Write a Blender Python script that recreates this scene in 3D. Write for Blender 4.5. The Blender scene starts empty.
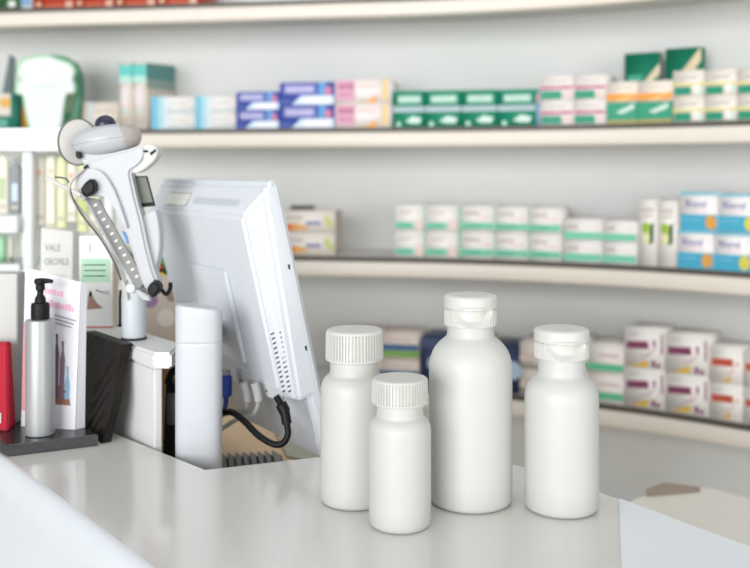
import bpy, bmesh, math, random
from mathutils import Vector, Matrix
random.seed(7)
C = bpy.context.scene.collection
F, HZ, CZ = 950.0, 170.0, 1.27          # focal length in pixels, horizon row, eye height
CT = 0.95                               # counter top height

def P(x, y, d):                         # a photo pixel at distance d -> point in the room
    return Vector(((x-375)/F*d, d, CZ-(y-HZ)/F*d))
def G(x, y, z=CT):                      # a photo pixel on the horizontal plane at height z
    d = (CZ-z)*F/(y-HZ)
    return Vector(((x-375)/F*d, d, z))

# ------------------------------------------------------------------ materials
def lin(c):
    return tuple(((v/255)/12.92 if v/255 <= .04045 else ((v/255+.055)/1.055)**2.4) for v in c)
_m = {}
def mat(name, c, rough=.5, metal=0, ior=1.5, trans=0, coat=0, noise=.03, scale=30, alpha=1, emit=0, bump=0, spec=.5):
    if name in _m: return _m[name]
    m = bpy.data.materials.new(name); m.use_nodes = True
    nt = m.node_tree; b = nt.nodes['Principled BSDF']
    r, g, bl = lin(c)
    tc = nt.nodes.new('ShaderNodeTexCoord')
    nz = nt.nodes.new('ShaderNodeTexNoise'); nz.inputs['Scale'].default_value = scale; nz.inputs['Detail'].default_value = 3
    nt.links.new(tc.outputs['Object'], nz.inputs['Vector'])
    mx = nt.nodes.new('ShaderNodeMix'); mx.data_type = 'RGBA'
    mx.inputs[6].default_value = (r*(1-noise), g*(1-noise), bl*(1-noise), 1)
    mx.inputs[7].default_value = (min(1, r*(1+noise)), min(1, g*(1+noise)), min(1, bl*(1+noise)), 1)
    nt.links.new(nz.outputs['Fac'], mx.inputs[0]); nt.links.new(mx.outputs[2], b.inputs['Base Color'])
    b.inputs['Roughness'].default_value = rough; b.inputs['Metallic'].default_value = metal
    b.inputs['IOR'].default_value = ior; b.inputs['Transmission Weight'].default_value = trans
    b.inputs['Coat Weight'].default_value = coat; b.inputs['Coat Roughness'].default_value = .09; b.inputs['Alpha'].default_value = alpha
    b.inputs['Specular IOR Level'].default_value = spec
    if bump:
        bp = nt.nodes.new('ShaderNodeBump'); bp.inputs['Strength'].default_value = bump; bp.inputs['Distance'].default_value = .001
        nt.links.new(nz.outputs['Fac'], bp.inputs['Height']); nt.links.new(bp.outputs['Normal'], b.inputs['Normal'])
    _m[name] = m; return m
def col(c, rough=.45):                  # printed card or plain plastic of one colour
    return mat('print_%d_%d_%d_%d' % (c[0], c[1], c[2], rough*100), c, rough, noise=.015)

WHITEP = mat('white_plastic', (194, 198, 203), .35)
WHITEC = mat('cool_white_plastic', (214, 218, 224), .4)
BOTTLE = mat('bottle_plastic', (198, 199, 195), .42, noise=.006)
CAP = mat('cap_plastic', (203, 203, 198), .35, noise=.006)
BLACK = mat('black_plastic', (18, 18, 20), .5, spec=.25)
DARK = mat('dark_grey_plastic', (52, 52, 54), .45)
SILVER = mat('brushed_silver', (172, 174, 175), .42, metal=.45, noise=.05, scale=60)
GREYM = mat('grey_metal', (150, 150, 150), .4, metal=.5)
GREYL = mat('light_grey_plastic', (205, 208, 210), .4)
COUNTER = mat('counter_laminate', (217, 215, 210), .16, ior=1.5, coat=.4, noise=.012, scale=6)
FRONT = mat('counter_front_laminate', (214, 219, 223), .3)
CREAM = mat('cream_nosing', (232, 224, 212), .4, noise=.02)
SHELFW = mat('shelf_board_white', (214, 212, 207), .5)
STRIP = mat('dark_rail', (84, 78, 70), .5)
WALL = mat('painted_wall', (228, 229, 227), .8, noise=.015, scale=2)
FLOOR = mat('floor_beige', (214, 206, 194), .5, noise=.06, scale=3)
TAN = mat('tan_wood', (206, 178, 138), .5, noise=.08, scale=12)

# ------------------------------------------------------------------ mesh helpers
class MB:
    def __init__(s): s.bm = bmesh.new(); s.mats = []
    def slot(s, m):
        if m not in s.mats: s.mats.append(m)
        return s.mats.index(m)
    def face(s, pts, m):
        f = s.bm.faces.new([s.bm.verts.new(p) for p in pts]); f.material_index = s.slot(m); return f
    def merge(s, bm2, m, M=None):
        if M is not None: bmesh.ops.transform(bm2, matrix=M, verts=bm2.verts)
        k = s.slot(m); mp = {}
        for v in bm2.verts: mp[v] = s.bm.verts.new(v.co)
        for f in bm2.faces:
            try:
                nf = s.bm.faces.new([mp[v] for v in f.verts]); nf.material_index = k; nf.smooth = True
            except ValueError: pass
        bm2.free(); return s
    def box(s, lo, hi, m, bevel=0, M=None, seg=2):
        b = bmesh.new(); bmesh.ops.create_cube(b, size=1)
        lo = Vector(lo); hi = Vector(hi)
        for v in b.verts: v.co = Vector([lo[i] + (v.co[i]+.5)*(hi[i]-lo[i]) for i in range(3)])
        if bevel: bmesh.ops.bevel(b, geom=b.edges[:], offset=bevel, segments=seg, affect='EDGES', clamp_overlap=True)
        return s.merge(b, m, M)
    def hexa(s, pts, m, bevel=0, seg=2):     # 8 corners: 0-3 bottom loop, 4-7 top loop
        b = bmesh.new(); v = [b.verts.new(p) for p in pts]
        for q in ((0,1,2,3),(7,6,5,4),(0,4,5,1),(1,5,6,2),(2,6,7,3),(3,7,4,0)): b.faces.new([v[i] for i in q])
        bmesh.ops.recalc_face_normals(b, faces=b.faces)
        if bevel: bmesh.ops.bevel(b, geom=b.edges[:], offset=bevel, segments=seg, affect='EDGES', clamp_overlap=True)
        return s.merge(b, m)
    def lathe(s, prof, m, n=48, M=None, rfun=None, cap=True):
        b = bmesh.new(); rings = []
        for (r, z) in prof:
            ring = []
            for k in range(n):
                a = 2*math.pi*k/n; rr = r if rfun is None else rfun(a, r, z)
                ring.append(b.verts.new((rr*math.cos(a), rr*math.sin(a), z)))
            rings.append(ring)
        for i in range(len(rings)-1):
            for k in range(n): b.faces.new((rings[i][k], rings[i][(k+1)%n], rings[i+1][(k+1)%n], rings[i+1][k]))
        if cap: b.faces.new(rings[0][::-1]); b.faces.new(rings[-1])
        return s.merge(b, m, M)
    def prism(s, pts, vec, m, bevel=0, seg=3):      # polygon extruded along vec
        b = bmesh.new(); a = [b.verts.new(p) for p in pts]; c = [b.verts.new(Vector(p)+Vector(vec)) for p in pts]
        n = len(a); b.faces.new(a); b.faces.new(c[::-1])
        for i in range(n): b.faces.new((a[i], c[i], c[(i+1)%n], a[(i+1)%n]))
        bmesh.ops.recalc_face_normals(b, faces=b.faces)
        if bevel:
            aset = set(a); cset = set(c)
            ed = [e for e in b.edges if (e.verts[0] in aset and e.verts[1] in aset) or (e.verts[0] in cset and e.verts[1] in cset)]
            bmesh.ops.bevel(b, geom=ed, offset=bevel, segments=seg, affect='EDGES', clamp_overlap=True)
        return s.merge(b, m)
    def tube(s, pts, r, m, n=10):
        pts = spline(pts, 8) if len(pts) > 2 else [Vector(p) for p in pts]
        b = bmesh.new(); rings = []; up = Vector((0, 0, 1)); prev = None
        for i, p in enumerate(pts):
            t = (pts[min(i+1, len(pts)-1)] - pts[max(i-1, 0)]).normalized()
            if prev is None:
                x = t.cross(up)
                if x.length < .05: x = t.cross(Vector((0, 1, 0)))
            else: x = prev - t*prev.dot(t)
            x.normalize(); prev = x; y = t.cross(x)
            rr = r if not callable(r) else r(i/(len(pts)-1))
            rings.append([b.verts.new(p + x*rr*math.cos(2*math.pi*k/n) + y*rr*math.sin(2*math.pi*k/n)) for k in range(n)])
        for i in range(len(rings)-1):
            for k in range(n): b.faces.new((rings[i][k], rings[i][(k+1)%n], rings[i+1][(k+1)%n], rings[i+1][k]))
        b.faces.new(rings[0][::-1]); b.faces.new(rings[-1])
        return s.merge(b, m)
    def ball(s, c, r, m, sc=(1, 1, 1)):
        b = bmesh.new(); bmesh.ops.create_uvsphere(b, u_segments=24, v_segments=14, radius=r)
        return s.merge(b, m, Matrix.Translation(c) @ Matrix.Diagonal((*sc, 1)))
    def build(s, name, parent=None, base=None, angle=32):
        bmesh.ops.recalc_face_normals(s.bm, faces=s.bm.faces)
        if parent is not None: off = parent.matrix_basis.translation.copy() if parent.type == 'EMPTY' else Vector(parent['org'])
        elif base is not None: off = Vector(base)
        else:
            xs = [v.co for v in s.bm.verts]
            off = Vector((sum(v.x for v in xs)/len(xs), sum(v.y for v in xs)/len(xs), min(v.z for v in xs)))
        bmesh.ops.translate(s.bm, vec=-off, verts=s.bm.verts)
        me = bpy.data.meshes.new(name); s.bm.to_mesh(me); s.bm.free()
        for m in s.mats: me.materials.append(m)
        for p in me.polygons: p.use_smooth = True
        me.set_sharp_from_angle(angle=math.radians(angle))
        o = bpy.data.objects.new(name, me); C.objects.link(o)
        if parent is not None: o.parent = parent
        else: o.location = off
        _org[o.name] = off
        return o
_org = {}
class Sub:                               # lets a mesh part act as a parent for a sub-part
    pass
def sub(mb, name, parent, angle=32):      # sub-part: its parent is a part whose local space equals its thing's space
    o = mb.build(name, parent.parent if parent.parent else parent, angle=angle)
    o.parent = parent
    return o
def sub_of_mesh(mb, name, parent, angle=32):   # part of a thing that is one mesh
    off = _org[parent.name]
    e = mb.build(name, base=off, angle=angle); e.location = (0, 0, 0); e.parent = parent; return e
def spline(pts, k=6, closed=False):
    pts = [Vector(p) for p in pts]; n = len(pts); out = []
    for i in range(n if closed else n-1):
        p0 = pts[(i-1) % n] if closed or i > 0 else pts[0]*2-pts[1]
        p1 = pts[i]; p2 = pts[(i+1) % n]
        p3 = pts[(i+2) % n] if closed or i+2 < n else p2*2-p1
        for j in range(k):
            t = j/k
            out.append(.5*((2*p1)+(p2-p0)*t+(2*p0-5*p1+4*p2-p3)*t*t+(3*p1-p0-3*p2+p3)*t**3))
    if not closed: out.append(pts[-1])
    return out
def tag(o, label, cat, group=None, kind=None):
    o['label'] = label; o['category'] = cat
    if group: o['group'] = group
    if kind: o['kind'] = kind
    return o
def struct(o, label, cat): return tag(o, label, cat, kind='structure')
def thing(name, loc, label, cat, group=None):
    e = bpy.data.objects.new(name, None); C.objects.link(e); e.location = loc; e.empty_display_size = .02
    e.matrix_basis = Matrix.Translation(loc)
    return tag(e, label, cat, group)
_txt = {}
def text_polys(s):
    if s not in _txt:
        cu = bpy.data.curves.new('lettering', 'FONT'); cu.body = s; cu.size = 1; cu.resolution_u = 2
        ob = bpy.data.objects.new('lettering', cu); C.objects.link(ob); bpy.context.view_layer.update()
        dg = bpy.context.evaluated_depsgraph_get()
        me = bpy.data.meshes.new_from_object(ob.evaluated_get(dg))
        vs = [v.co.copy() for v in me.vertices]; fs = [list(p.vertices) for p in me.polygons]
        bpy.data.objects.remove(ob); bpy.data.curves.remove(cu); bpy.data.meshes.remove(me)
        x0 = min(v.x for v in vs); x1 = max(v.x for v in vs); y0 = min(v.y for v in vs); y1 = max(v.y for v in vs)
        vs = [((v.x-x0)/(x1-x0), (v.y-y0)/(y1-y0)) for v in vs]
        _txt[s] = (vs, fs)
    return _txt[s]
def put_text(mb, s, fn, x0, z0, x1, z1, m):    # fn maps (x, z) of the face to 3D
    vs, fs = text_polys(s)
    V = [mb.bm.verts.new(fn(x0+a*(x1-x0), z0+b*(z1-z0))) for a, b in vs]; k = mb.slot(m)
    for f in fs:
        try: mb.bm.faces.new([V[i] for i in f]).material_index = k
        except ValueError: pass

# ------------------------------------------------------------------ room: curved back wall with shelves
EDGE = spline([(-3.2, 3.30, 0), (-2.2, 3.14, 0), (-1.176, 2.98, 0), (-.70, 2.905, 0), (-.223, 2.82, 0), (.216, 2.735, 0), (.611, 2.58, 0),
               (.93, 2.36, 0), (1.17, 2.13, 0), (1.38, 1.86, 0)], 10)
def offset_curve(pts, d):                # d > 0: towards the wall
    out = []
    for i, p in enumerate(pts):
        t = (pts[min(i+1, len(pts)-1)] - pts[max(i-1, 0)]).normalized()
        out.append(p + Vector((-t.y, t.x, 0))*d)
    return out
def sweep(mb, sec, m, curve=EDGE):       # section of (offset, z) swept along the shelf edge
    rows = [offset_curve(curve, o) for o, z in sec]
    b = bmesh.new(); R = [[b.verts.new((p.x, p.y, sec[i][1])) for p in row] for i, row in enumerate(rows)]
    n = len(sec)
    for i in range(n):
        for k in range(len(curve)-1): b.faces.new((R[i][k], R[i][k+1], R[(i+1) % n][k+1], R[(i+1) % n][k]))
    b.faces.new([r[0] for r in R]); b.faces.new([r[-1] for r in R][::-1])
    bmesh.ops.recalc_face_normals(b, faces=b.faces)
    mb.merge(b, m)
WOFF = .27
w = MB(); sweep(w, [(WOFF, 0), (WOFF+.08, 0), (WOFF+.08, 2.6), (WOFF, 2.6)], WALL)
struct(w.build('wall_back', base=(0, 3, 0)), 'pale grey curved wall behind the shelves', 'wall')
w = MB(); w.box((-5, -5.5, -.05), (4, 4.2, -.0005), FLOOR)
struct(w.build('floor', base=(0, 0, 0)), 'beige shop floor', 'floor')

SZ = {1: CZ+.5045, 2: CZ+.1245, 3: CZ-.2555, 4: CZ-.6355}
SNAME = {1: 'topmost shelf', 2: 'upper shelf', 3: 'middle shelf', 4: 'lowest shelf'}
for i in (1, 2, 3, 4):
    z = SZ[i]
    t = thing('wall_shelf', (0, 2.8, z-.05), {1: 'cream edged wall shelf at the very top of the photo',
        2: 'cream edged wall shelf carrying the blue, green and orange cartons', 3: 'cream edged wall shelf carrying the mint and aqua cartons',
        4: 'cream edged wall shelf carrying the plum printed cartons'}[i], 'shelf', 'wall shelves')
    b = MB(); sweep(b, [(.012, z-.03), (.012, z), (WOFF-.002, z), (WOFF-.002, z-.03)], SHELFW); b.build('board', t)
    b = MB(); sweep(b, [(-.001, z-.013), (-.001, z), (.0115, z), (.0115, z-.013)], STRIP); b.build('price_rail', t)
    b = MB(); zt = z-.0135
    sweep(b, [(.0115, zt), (-.004, zt), (-.010, zt-.005), (-.012, zt-.015), (-.012, zt-.034), (-.009, zt-.041), (-.003, zt-.044), (.0115, zt-.044)], CREAM)
    b.build('nosing', t)

# ------------------------------------------------------------------ cartons on the shelves
def curve_at(px, setback):
    cv = offset_curve(EDGE, setback)
    for a, b in zip(cv[:-1], cv[1:]):
        pa = 375+F*a.x/a.y; pb = 375+F*b.x/b.y
        if pa <= px <= pb:
            t = (px-pa)/(pb-pa); return a.lerp(b, t)
    return cv[-1].copy()
def decal(mb, fn, it, Wd, Hh):
    k = it[0]; c = it[-1]; m = col(c)
    X = lambda u: -Wd/2+u*Wd
    if k == 'r':
        _, a, b_, c_, d = it[:5]; mb.face([fn(X(a), b_*Hh), fn(X(c_), b_*Hh), fn(X(c_), d*Hh), fn(X(a), d*Hh)], m)
    elif k == 'p':
        mb.face([fn(X(u), v*Hh) for u, v in it[1]], m)
    elif k == 'e':
        _, u, v, ru, rv = it[:5]
        mb.face([fn(X(u)+ru*Wd*math.cos(j*math.pi/10), (v+rv*math.sin(j*math.pi/10))*Hh) for j in range(20)], m)
    elif k == 't':
        _, s, a, b_, c_, d = it[:6]; put_text(mb, s, fn, X(a), b_*Hh, X(c_), d*Hh, m)
    elif k == 'l':                       # lines of tiny illegible print
        _, a, b_, c_, d = it[:5]; n = 9; u = a
        rnd = random.Random(3)
        while u < c_:
            wd = (c_-a)*(.03+.06*rnd.random()); e = min(c_, u+wd)
            mb.face([fn(X(u), b_*Hh), fn(X(e), b_*Hh), fn(X(e), d*Hh), fn(X(u), d*Hh)], m); u = e+(c_-a)*.025
def carton(name, pos, ang, Wd, Hh, D, body, items, label, cat='carton', group=None, side=None, lean=0):
    mb = MB(); mb.box((-Wd/2, 0, 0), (Wd/2, D, Hh), col(body), .0012)
    lay = [0]
    def fn(x, z): return Vector((x, -.0004-.00025*lay[0], z))
    for it in items:
        lay[0] += 1; decal(mb, fn, it, Wd, Hh)
    if side:
        lay[0] = 0
        for sgn in (1, -1):
            def fs(x, z): return Vector((sgn*(Wd/2+.0004+.0002*lay[0]), D/2+sgn*x, z))
            for it in side: lay[0] += 1; decal(mb, fs, it, D, Hh)
    M = Matrix.Rotation(ang, 4, 'Z') @ Matrix.Rotation(lean, 4, 'X')
    bmesh.ops.recalc_face_normals(mb.bm, faces=[f for f in mb.bm.faces if f.smooth])
    me = bpy.data.meshes.new(name); mb.bm.to_mesh(me); mb.bm.free()
    for m in mb.mats: me.materials.append(m)
    o = bpy.data.objects.new(name, me); C.objects.link(o)
    o.location = pos; o.rotation_euler = M.to_euler()
    return tag(o, label, cat, group)
ORD = ['first', 'second', 'third', 'fourth', 'fifth', 'sixth', 'seventh']
def stack(shelf, cols, rows, D, body, items, desc, where='', group=None, cat='carton', name='medicine_carton', setback=.02, side=None, dz=0, twist=0, row_items=None, row_body=None, shift=None, back=0):
    for ci, (x0, x1) in enumerate(cols):
        z = SZ[shelf]+dz
        for ri, h in enumerate(rows):
            a = x0+(shift[ri] if shift else 0); e = x1+(shift[ri] if shift else 0)
            p = curve_at(a, setback); q = curve_at(e, setback); dv = q-p
            Wd = dv.length-.0012; mid = (p+q)/2+Vector((-dv.y, dv.x, 0)).normalized()*back; Hh = h*mid.y/F
            its = row_items[ri] if row_items else items; bd = row_body[ri] if row_body else body
            ds = desc[ri] if isinstance(desc, (list, tuple)) else desc
            lab = ds
            if len(rows) > 1 and not isinstance(desc, (list, tuple)): lab += ', ' + ('lower' if ri == 0 else 'upper') + ' row'
            if len(cols) == 2: lab += ', left' if ci == 0 else ', right'
            elif len(cols) > 2: lab += ', %s from left' % ORD[ci]
            if where: lab += ' '+where
            carton(name, (mid.x, mid.y, z+.0004), math.atan2(dv.y, dv.x)+twist, Wd, Hh-.0005, D, bd, its, lab, cat, group, side)
            z += Hh
W_ = (240, 234, 226); GRN = (20, 140, 108); TEALG = (38, 150, 120)
# --- topmost shelf: only the feet of the cartons show
stack(1, [(-18, -2), (0, 20)], [40], .16, (58, 110, 66), [('r', 0, 0, 1, .12, (40, 78, 44)), ('e', .6, .15, .2, .08, (226, 234, 222))], 'green bag-like carton on topmost shelf', group='green cartons on the topmost shelf')
stack(1, [(21, 31)], [40], .16, (226, 232, 238), [('r', 0, .1, 1, .3, (120, 160, 200))], 'narrow white and blue carton between green and red cartons on topmost shelf')
stack(1, [(33, 73), (74, 113), (114, 155), (156, 197)], [36], .18, (186, 62, 42), [('e', .14, .13, .07, .05, (236, 200, 160)), ('r', .3, .06, .8, .13, (208, 96, 60)), ('r', .82, .02, 1, .2, (220, 170, 150))],
      'red carton on topmost shelf', group='red cartons on the topmost shelf')
# --- upper shelf
stack(2, [(-14, 17)], [37], .06, (46, 128, 108), [('r', 0, .4, .8, 1, (222, 214, 200)), ('e', .62, .75, .2, .14, (226, 178, 92)), ('r', .1, .1, .7, .3, (96, 170, 150))], 'green carton with beige panel at left end of upper shelf')
stack(2, [(22, 30)], [24], .06, (214, 150, 50), [('r', 0, .7, 1, 1, (196, 90, 40))], 'small orange carton behind the white jar sign on upper shelf', setback=.04)
stack(2, [(83, 117)], [28], .10, (230, 220, 207), [('r', .18, 0, .28, 1, (196, 206, 220)), ('l', .4, .6, .9, .7, (190, 176, 165)), ('l', .4, .4, .8, .46, (200, 190, 180))], 'small beige carton with blue stripe beside tall teal topped cartons')
TALL = [('r', 0, .80, 1, .97, (88, 196, 186)), ('r', 0, .70, 1, .80, (176, 220, 210)), ('r', .2, .35, .75, .62, (226, 214, 218)), ('e', .5, .28, .2, .04, (190, 214, 214)), ('l', .2, .12, .8, .16, (196, 186, 176))]
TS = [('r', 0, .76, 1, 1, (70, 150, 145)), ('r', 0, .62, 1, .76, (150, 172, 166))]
for k in range(5):
    stack(2, [(119.3, 132.5), (133, 146.5)], [67], .046, (226, 216, 203), TALL, 'tall beige carton with teal top, %s row of its block' % ['front', 'second', 'third', 'fourth', 'rearmost'][k], group='tall teal topped cartons', setback=.018, back=k*.0475, side=TS, twist=0)
AQ = [('r', 0, 0, .16, 1, (108, 186, 212)), ('r', .16, 0, .30, 1, (168, 210, 224)), ('r', .30, 0, .42, 1, (212, 226, 230)), ('l', .45, .5, .85, .62, (206, 200, 196)), ('r', .2, .0, 1, .1, (196, 214, 220))]
stack(2, [(151, 194), (195, 235.5)], [16.5, 16.5], .15, (244, 241, 237), AQ, 'flat white carton with aqua left end on upper shelf', group='aqua ended white cartons', name='medicine_carton')
def blue(s): return [('r', .0, .0, .22, .28, (36, 64, 158)), ('p', [(.22, .02), (1, .02), (1, .42), (.4, .42)], (206, 226, 240)), ('p', [(.4, .08), (.9, .08), (.95, .34), (.5, .34)], (244, 240, 244)),
    ('r', .08, .5, .66, .92, (128, 130, 196)), ('l', .12, .58, .62, .80, (200, 196, 226)), ('r', .72, .45, .86, 1, (80, 150, 208)), ('e', .9, .62, .06, .2, (206, 110, 150))]
stack(2, [(236, 279)], [18.5, 18.5], .15, (80, 97, 184), blue('Aspirin'), 'blue and white carton in the shorter blue stack', group='short blue stack', name='medicine_carton')
stack(2, [(279.6, 334)], [23, 23], .15, (72, 91, 180), blue('Aspirin'), 'blue and white carton in the taller blue stack beside pink cartons', group='tall blue stack')
PK = [('r', .02, .1, .36, .95, (214, 158, 180)), ('l', .06, .6, .34, .8, (176, 70, 120)), ('l', .06, .3, .3, .42, (196, 120, 150)), ('r', .4, .62, .72, .82, (240, 208, 204)), ('p', [(.38, .02), (.56, .06), (.74, .32), (.74, .02)], (236, 160, 50)), ('r', .85, .1, .93, .95, (236, 202, 116))]
stack(2, [(334.6, 391.5)], [24.5, 24.5], .15, (246, 238, 234), PK, 'pink and white carton with orange swoosh on upper shelf')
GL = [('e', .18, .18, .08, .14, (170, 216, 198)), ('p', [(.4, .30), (.62, .62), (.9, .5), (.86, .2), (.6, .2)], (206, 232, 220)), ('r', 0, .82, 1, 1, (168, 190, 196))]
GU = [('r', 0, .0, 1, .14, (168, 190, 196)), ('r', .15, .28, .9, .74, (110, 184, 158)), ('l', .18, .36, .86, .68, (206, 228, 216)), ('r', 0, .9, 1, 1, (60, 150, 122))]
stack(2, [(393, 424.5), (425, 461), (461.6, 497), (497.6, 535.5)], [18.5, 18.5], .15, GRN, None, ['green carton with white swoosh, lower row of green block', 'green carton with pale lettering, upper row of green block'], group='green cartons on the upper shelf', row_items=[GL, GU], setback=.021)
stack(2, [(536, 539)], [34], .1, (150, 186, 214), [('r', 0, .7, 1, .9, (214, 150, 140))], 'thin pale blue carton edge beside the green block on upper shelf')
PG = [('r', .04, .05, .66, .38, (26, 148, 116)), ('r', 0, .44, 1, .58, (206, 136, 160)), ('l', .1, .46, .9, .56, (180, 90, 130)), ('r', .74, .08, .92, .36, (232, 208, 200)), ('l', .3, .7, .8, .78, (200, 190, 184))]
stack(2, [(540, 573), (573.6, 606)], [25, 25], .14, (245, 239, 233), PG, 'white carton with pink line and green band on upper shelf', group='pink lined cartons')
OL = [('r', 0, .15, 1, 1, (44, 156, 122)), ('r', .0, 0, 1, .18, (170, 160, 96)), ('p', [(.3, .55), (.9, .95), (.9, .7), (.5, .45)], (206, 228, 212))]
OU = [('r', 0, .08, 1, .42, (240, 158, 62)), ('p', [(.3, .1), (1, .5), (1, .42), (.5, .05)], (246, 196, 120)), ('l', .3, .6, .8, .72, (226, 206, 184))]
stack(2, [(606.6, 637.5), (638, 672)], [21.5, 21], .12, W_, None, ['green carton with white streak under an orange banded carton', 'cream carton with orange band on upper shelf'], group='orange and green cartons', row_items=[OL, OU], row_body=[(40, 150, 118), (242, 232, 220)])
SG = [('p', [(.45, .55), (1, .85), (1, .7), (.6, .5)], (226, 210, 180)), ('r', .1, .3, .5, .7, (44, 166, 132)), ('p', [(.5, .2), (.9, .3), (.8, .5)], (80, 176, 150))]
stack(2, [(624.5, 660)], [73], .04, (18, 124, 96), SG, 'dark green carton standing upright behind the orange banded cartons', setback=.155, side=[('r', 0, 0, 1, 1, (200, 190, 186))])
stack(2, [(665, 702)], [77], .04, (18, 124, 96), [('p', [(.3, .6), (.98, 1), (.98, .82), (.5, .5)], (222, 206, 170)), ('e', .4, .55, .2, .1, (150, 200, 180))], 'dark green carton standing upright behind the yellow lined cartons', setback=.155)
YG = [('r', .06, .05, .6, .36, (20, 144, 112)), ('r', 0, .40, 1, .50, (224, 212, 130)), ('e', .78, .26, .13, .2, (240, 236, 230)), ('l', .2, .64, .8, .76, (196, 194, 190)), ('r', .9, .0, 1, .35, (200, 224, 208))]
stack(2, [(672.6, 703.5), (704, 736), (736.6, 770)], [26, 26], .13, (240, 232, 220), YG, 'white carton with yellow line and green band on upper shelf', group='yellow lined cartons')
# --- middle shelf
OB = [('e', .2, .26, .2, .16, (222, 116, 58)), ('p', [(.28, .12), (.55, .2), (.42, .36), (.2, .34)], (232, 170, 80)), ('l', .48, .36, .74, .54, (110, 122, 186)), ('l', .1, .62, .42, .76, (190, 182, 172)), ('e', .86, .6, .05, .2, (204, 212, 120)), ('e', .93, .4, .04, .2, (200, 210, 130))]
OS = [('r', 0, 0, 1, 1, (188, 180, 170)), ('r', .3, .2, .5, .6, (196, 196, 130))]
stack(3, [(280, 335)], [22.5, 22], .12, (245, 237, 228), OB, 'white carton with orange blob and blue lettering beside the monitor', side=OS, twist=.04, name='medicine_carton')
stack(3, [(290, 312)], [5], .04, (120, 118, 112), [('l', .1, .2, .9, .8, (80, 80, 78))], 'small dark grey packet lying on the orange blob cartons', dz=.1325, setback=.07, cat='packet', name='packet')
MT = [('r', .02, .10, .62, .34, (120, 208, 176)), ('l', .08, .14, .5, .28, (86, 184, 150)), ('r', .7, .06, .9, .46, (240, 214, 206)), ('l', .1, .68, .55, .76, (214, 190, 182)), ('r', .96, 0, 1, 1, (150, 210, 180))]
MT2 = [('r', .0, .12, 1, .36, (116, 204, 172)), ('l', .1, .16, .6, .3, (86, 184, 150)), ('l', .1, .66, .6, .78, (200, 180, 180)), ('l', .5, .54, .9, .6, (236, 196, 186)), ('r', .0, .0, .03, 1, (150, 210, 180))]
stack(3, [(394.5, 425.5), (426, 459.5)], [26, 26.5], .15, (247, 243, 238), MT, 'white carton with short mint band, middle shelf', group='short mint band cartons')
stack(3, [(460.3, 493.8), (494.3, 527.6), (528.1, 561)], [26.5, 26.5], .15, (247, 243, 238), MT2, 'white carton with full width mint band, middle shelf', group='full mint band cartons')
MT3 = [('r', 0, .08, 1, .42, (124, 208, 176)), ('l', .08, .6, .4, .74, (190, 172, 172)), ('l', .5, .6, .9, .66, (222, 206, 200))]
stack(3, [(563.5, 601.5), (602.2, 636.5)], [21.5, 21.5], .15, (246, 242, 238), MT3, 'flat white carton with mint base on middle shelf', group='flat mint base cartons')
LF = [('r', .25, .34, .7, .64, (196, 206, 110)), ('e', .36, .58, .18, .08, (150, 188, 60)), ('p', [(.6, .32), (.85, .36), (.85, .66), (.64, .62)], (40, 96, 60)), ('e', .45, .42, .2, .08, (232, 228, 180)), ('l', .15, .82, .85, .88, (206, 194, 184)), ('l', .2, .74, .8, .78, (206, 194, 184))]
stack(3, [(638.5, 656.8), (657.3, 676)], [66], .10, (244, 240, 234), LF, 'tall white carton with green leaf picture on middle shelf', group='tall leaf cartons')
def rb(fr): return [('r', 0, 0, 1, .42, (70, 172, 204)), ('r', 0, .93, 1, 1, (112, 196, 216)), ('t', 'Rhenal', .15, .60, .72, .80, (78, 76, 150)), ('l', .3, .5, .75, .54, (230, 190, 196)), ('l', .1, .26, .55, .3, (140, 204, 224)), ('e', .84, .22, .15, .19, fr), ('r', .80, .38, .86, .44, (210, 200, 120))]
for ri, (c, h, z) in enumerate([([(677.3, 713), (713.5, 751), (751.6, 790)], 38, 0), ([(680.5, 717), (717.5, 757), (757.6, 796)], 38.5, .0985)]):
    for ci, cc in enumerate(c):
        stack(3, [cc], [h], .13, (246, 243, 242), rb([(226, 162, 74), (222, 212, 92), (226, 162, 74)][ci]), 'white and aqua carton with %s picture, %s row, %s' % (['orange fruit', 'yellow fruit', 'orange fruit'][ci], ['lower', 'upper'][ri], ['beside the leaf cartons', 'second from leaf cartons', 'cut by photo edge'][ci]), group='aqua fruit cartons', dz=z)
# --- lowest shelf
CB = [('r', 0, .38, 1, .62, (70, 104, 150)), ('r', 0, .14, 1, .36, (122, 178, 80)), ('l', .1, .74, .8, .84, (210, 196, 188))]
stack(4, [(344, 381), (382, 419)], [26, 26], .16, (236, 222, 212), CB, 'beige carton with blue and green bands behind the ribbed cap bottles', group='banded beige cartons')
NB = [('e', .5, .5, .3, .16, (170, 190, 214)), ('r', 0, .8, 1, 1, (70, 82, 116))]
stack(4, [(421, 452)], [50], .16, (52, 66, 104), NB, 'navy blue carton behind the left side of the tallest bottle')
stack(4, [(454, 488)], [50], .16, (232, 220, 210), CB, 'beige banded carton standing behind the tallest bottle')
stack(4, [(489, 519)], [46], .16, (44, 58, 92), [('e', .8, .5, .3, .2, (176, 198, 220))], 'navy blue carton with pale dot between the two flip top bottles')
GY = [('r', 0, .0, 1, .12, (150, 146, 142)), ('l', .1, .5, .8, .6, (214, 196, 188)), ('r', .0, .3, .3, .5, (226, 206, 196))]
stack(4, [(519.6, 552)], [26.5, 26.5], .16, (234, 222, 212), GY, 'beige carton with grey base line behind right flip top bottle')
MT4 = [('r', 0, .12, 1, .36, (96, 196, 152)), ('l', .3, .6, .9, .72, (222, 190, 188))]
stack(4, [(552.6, 587), (587.6, 623.5)], [28.5, 29], .16, (245, 238, 232), MT4, 'white carton with green band on lowest shelf', group='green banded cartons on the lowest shelf')
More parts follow.
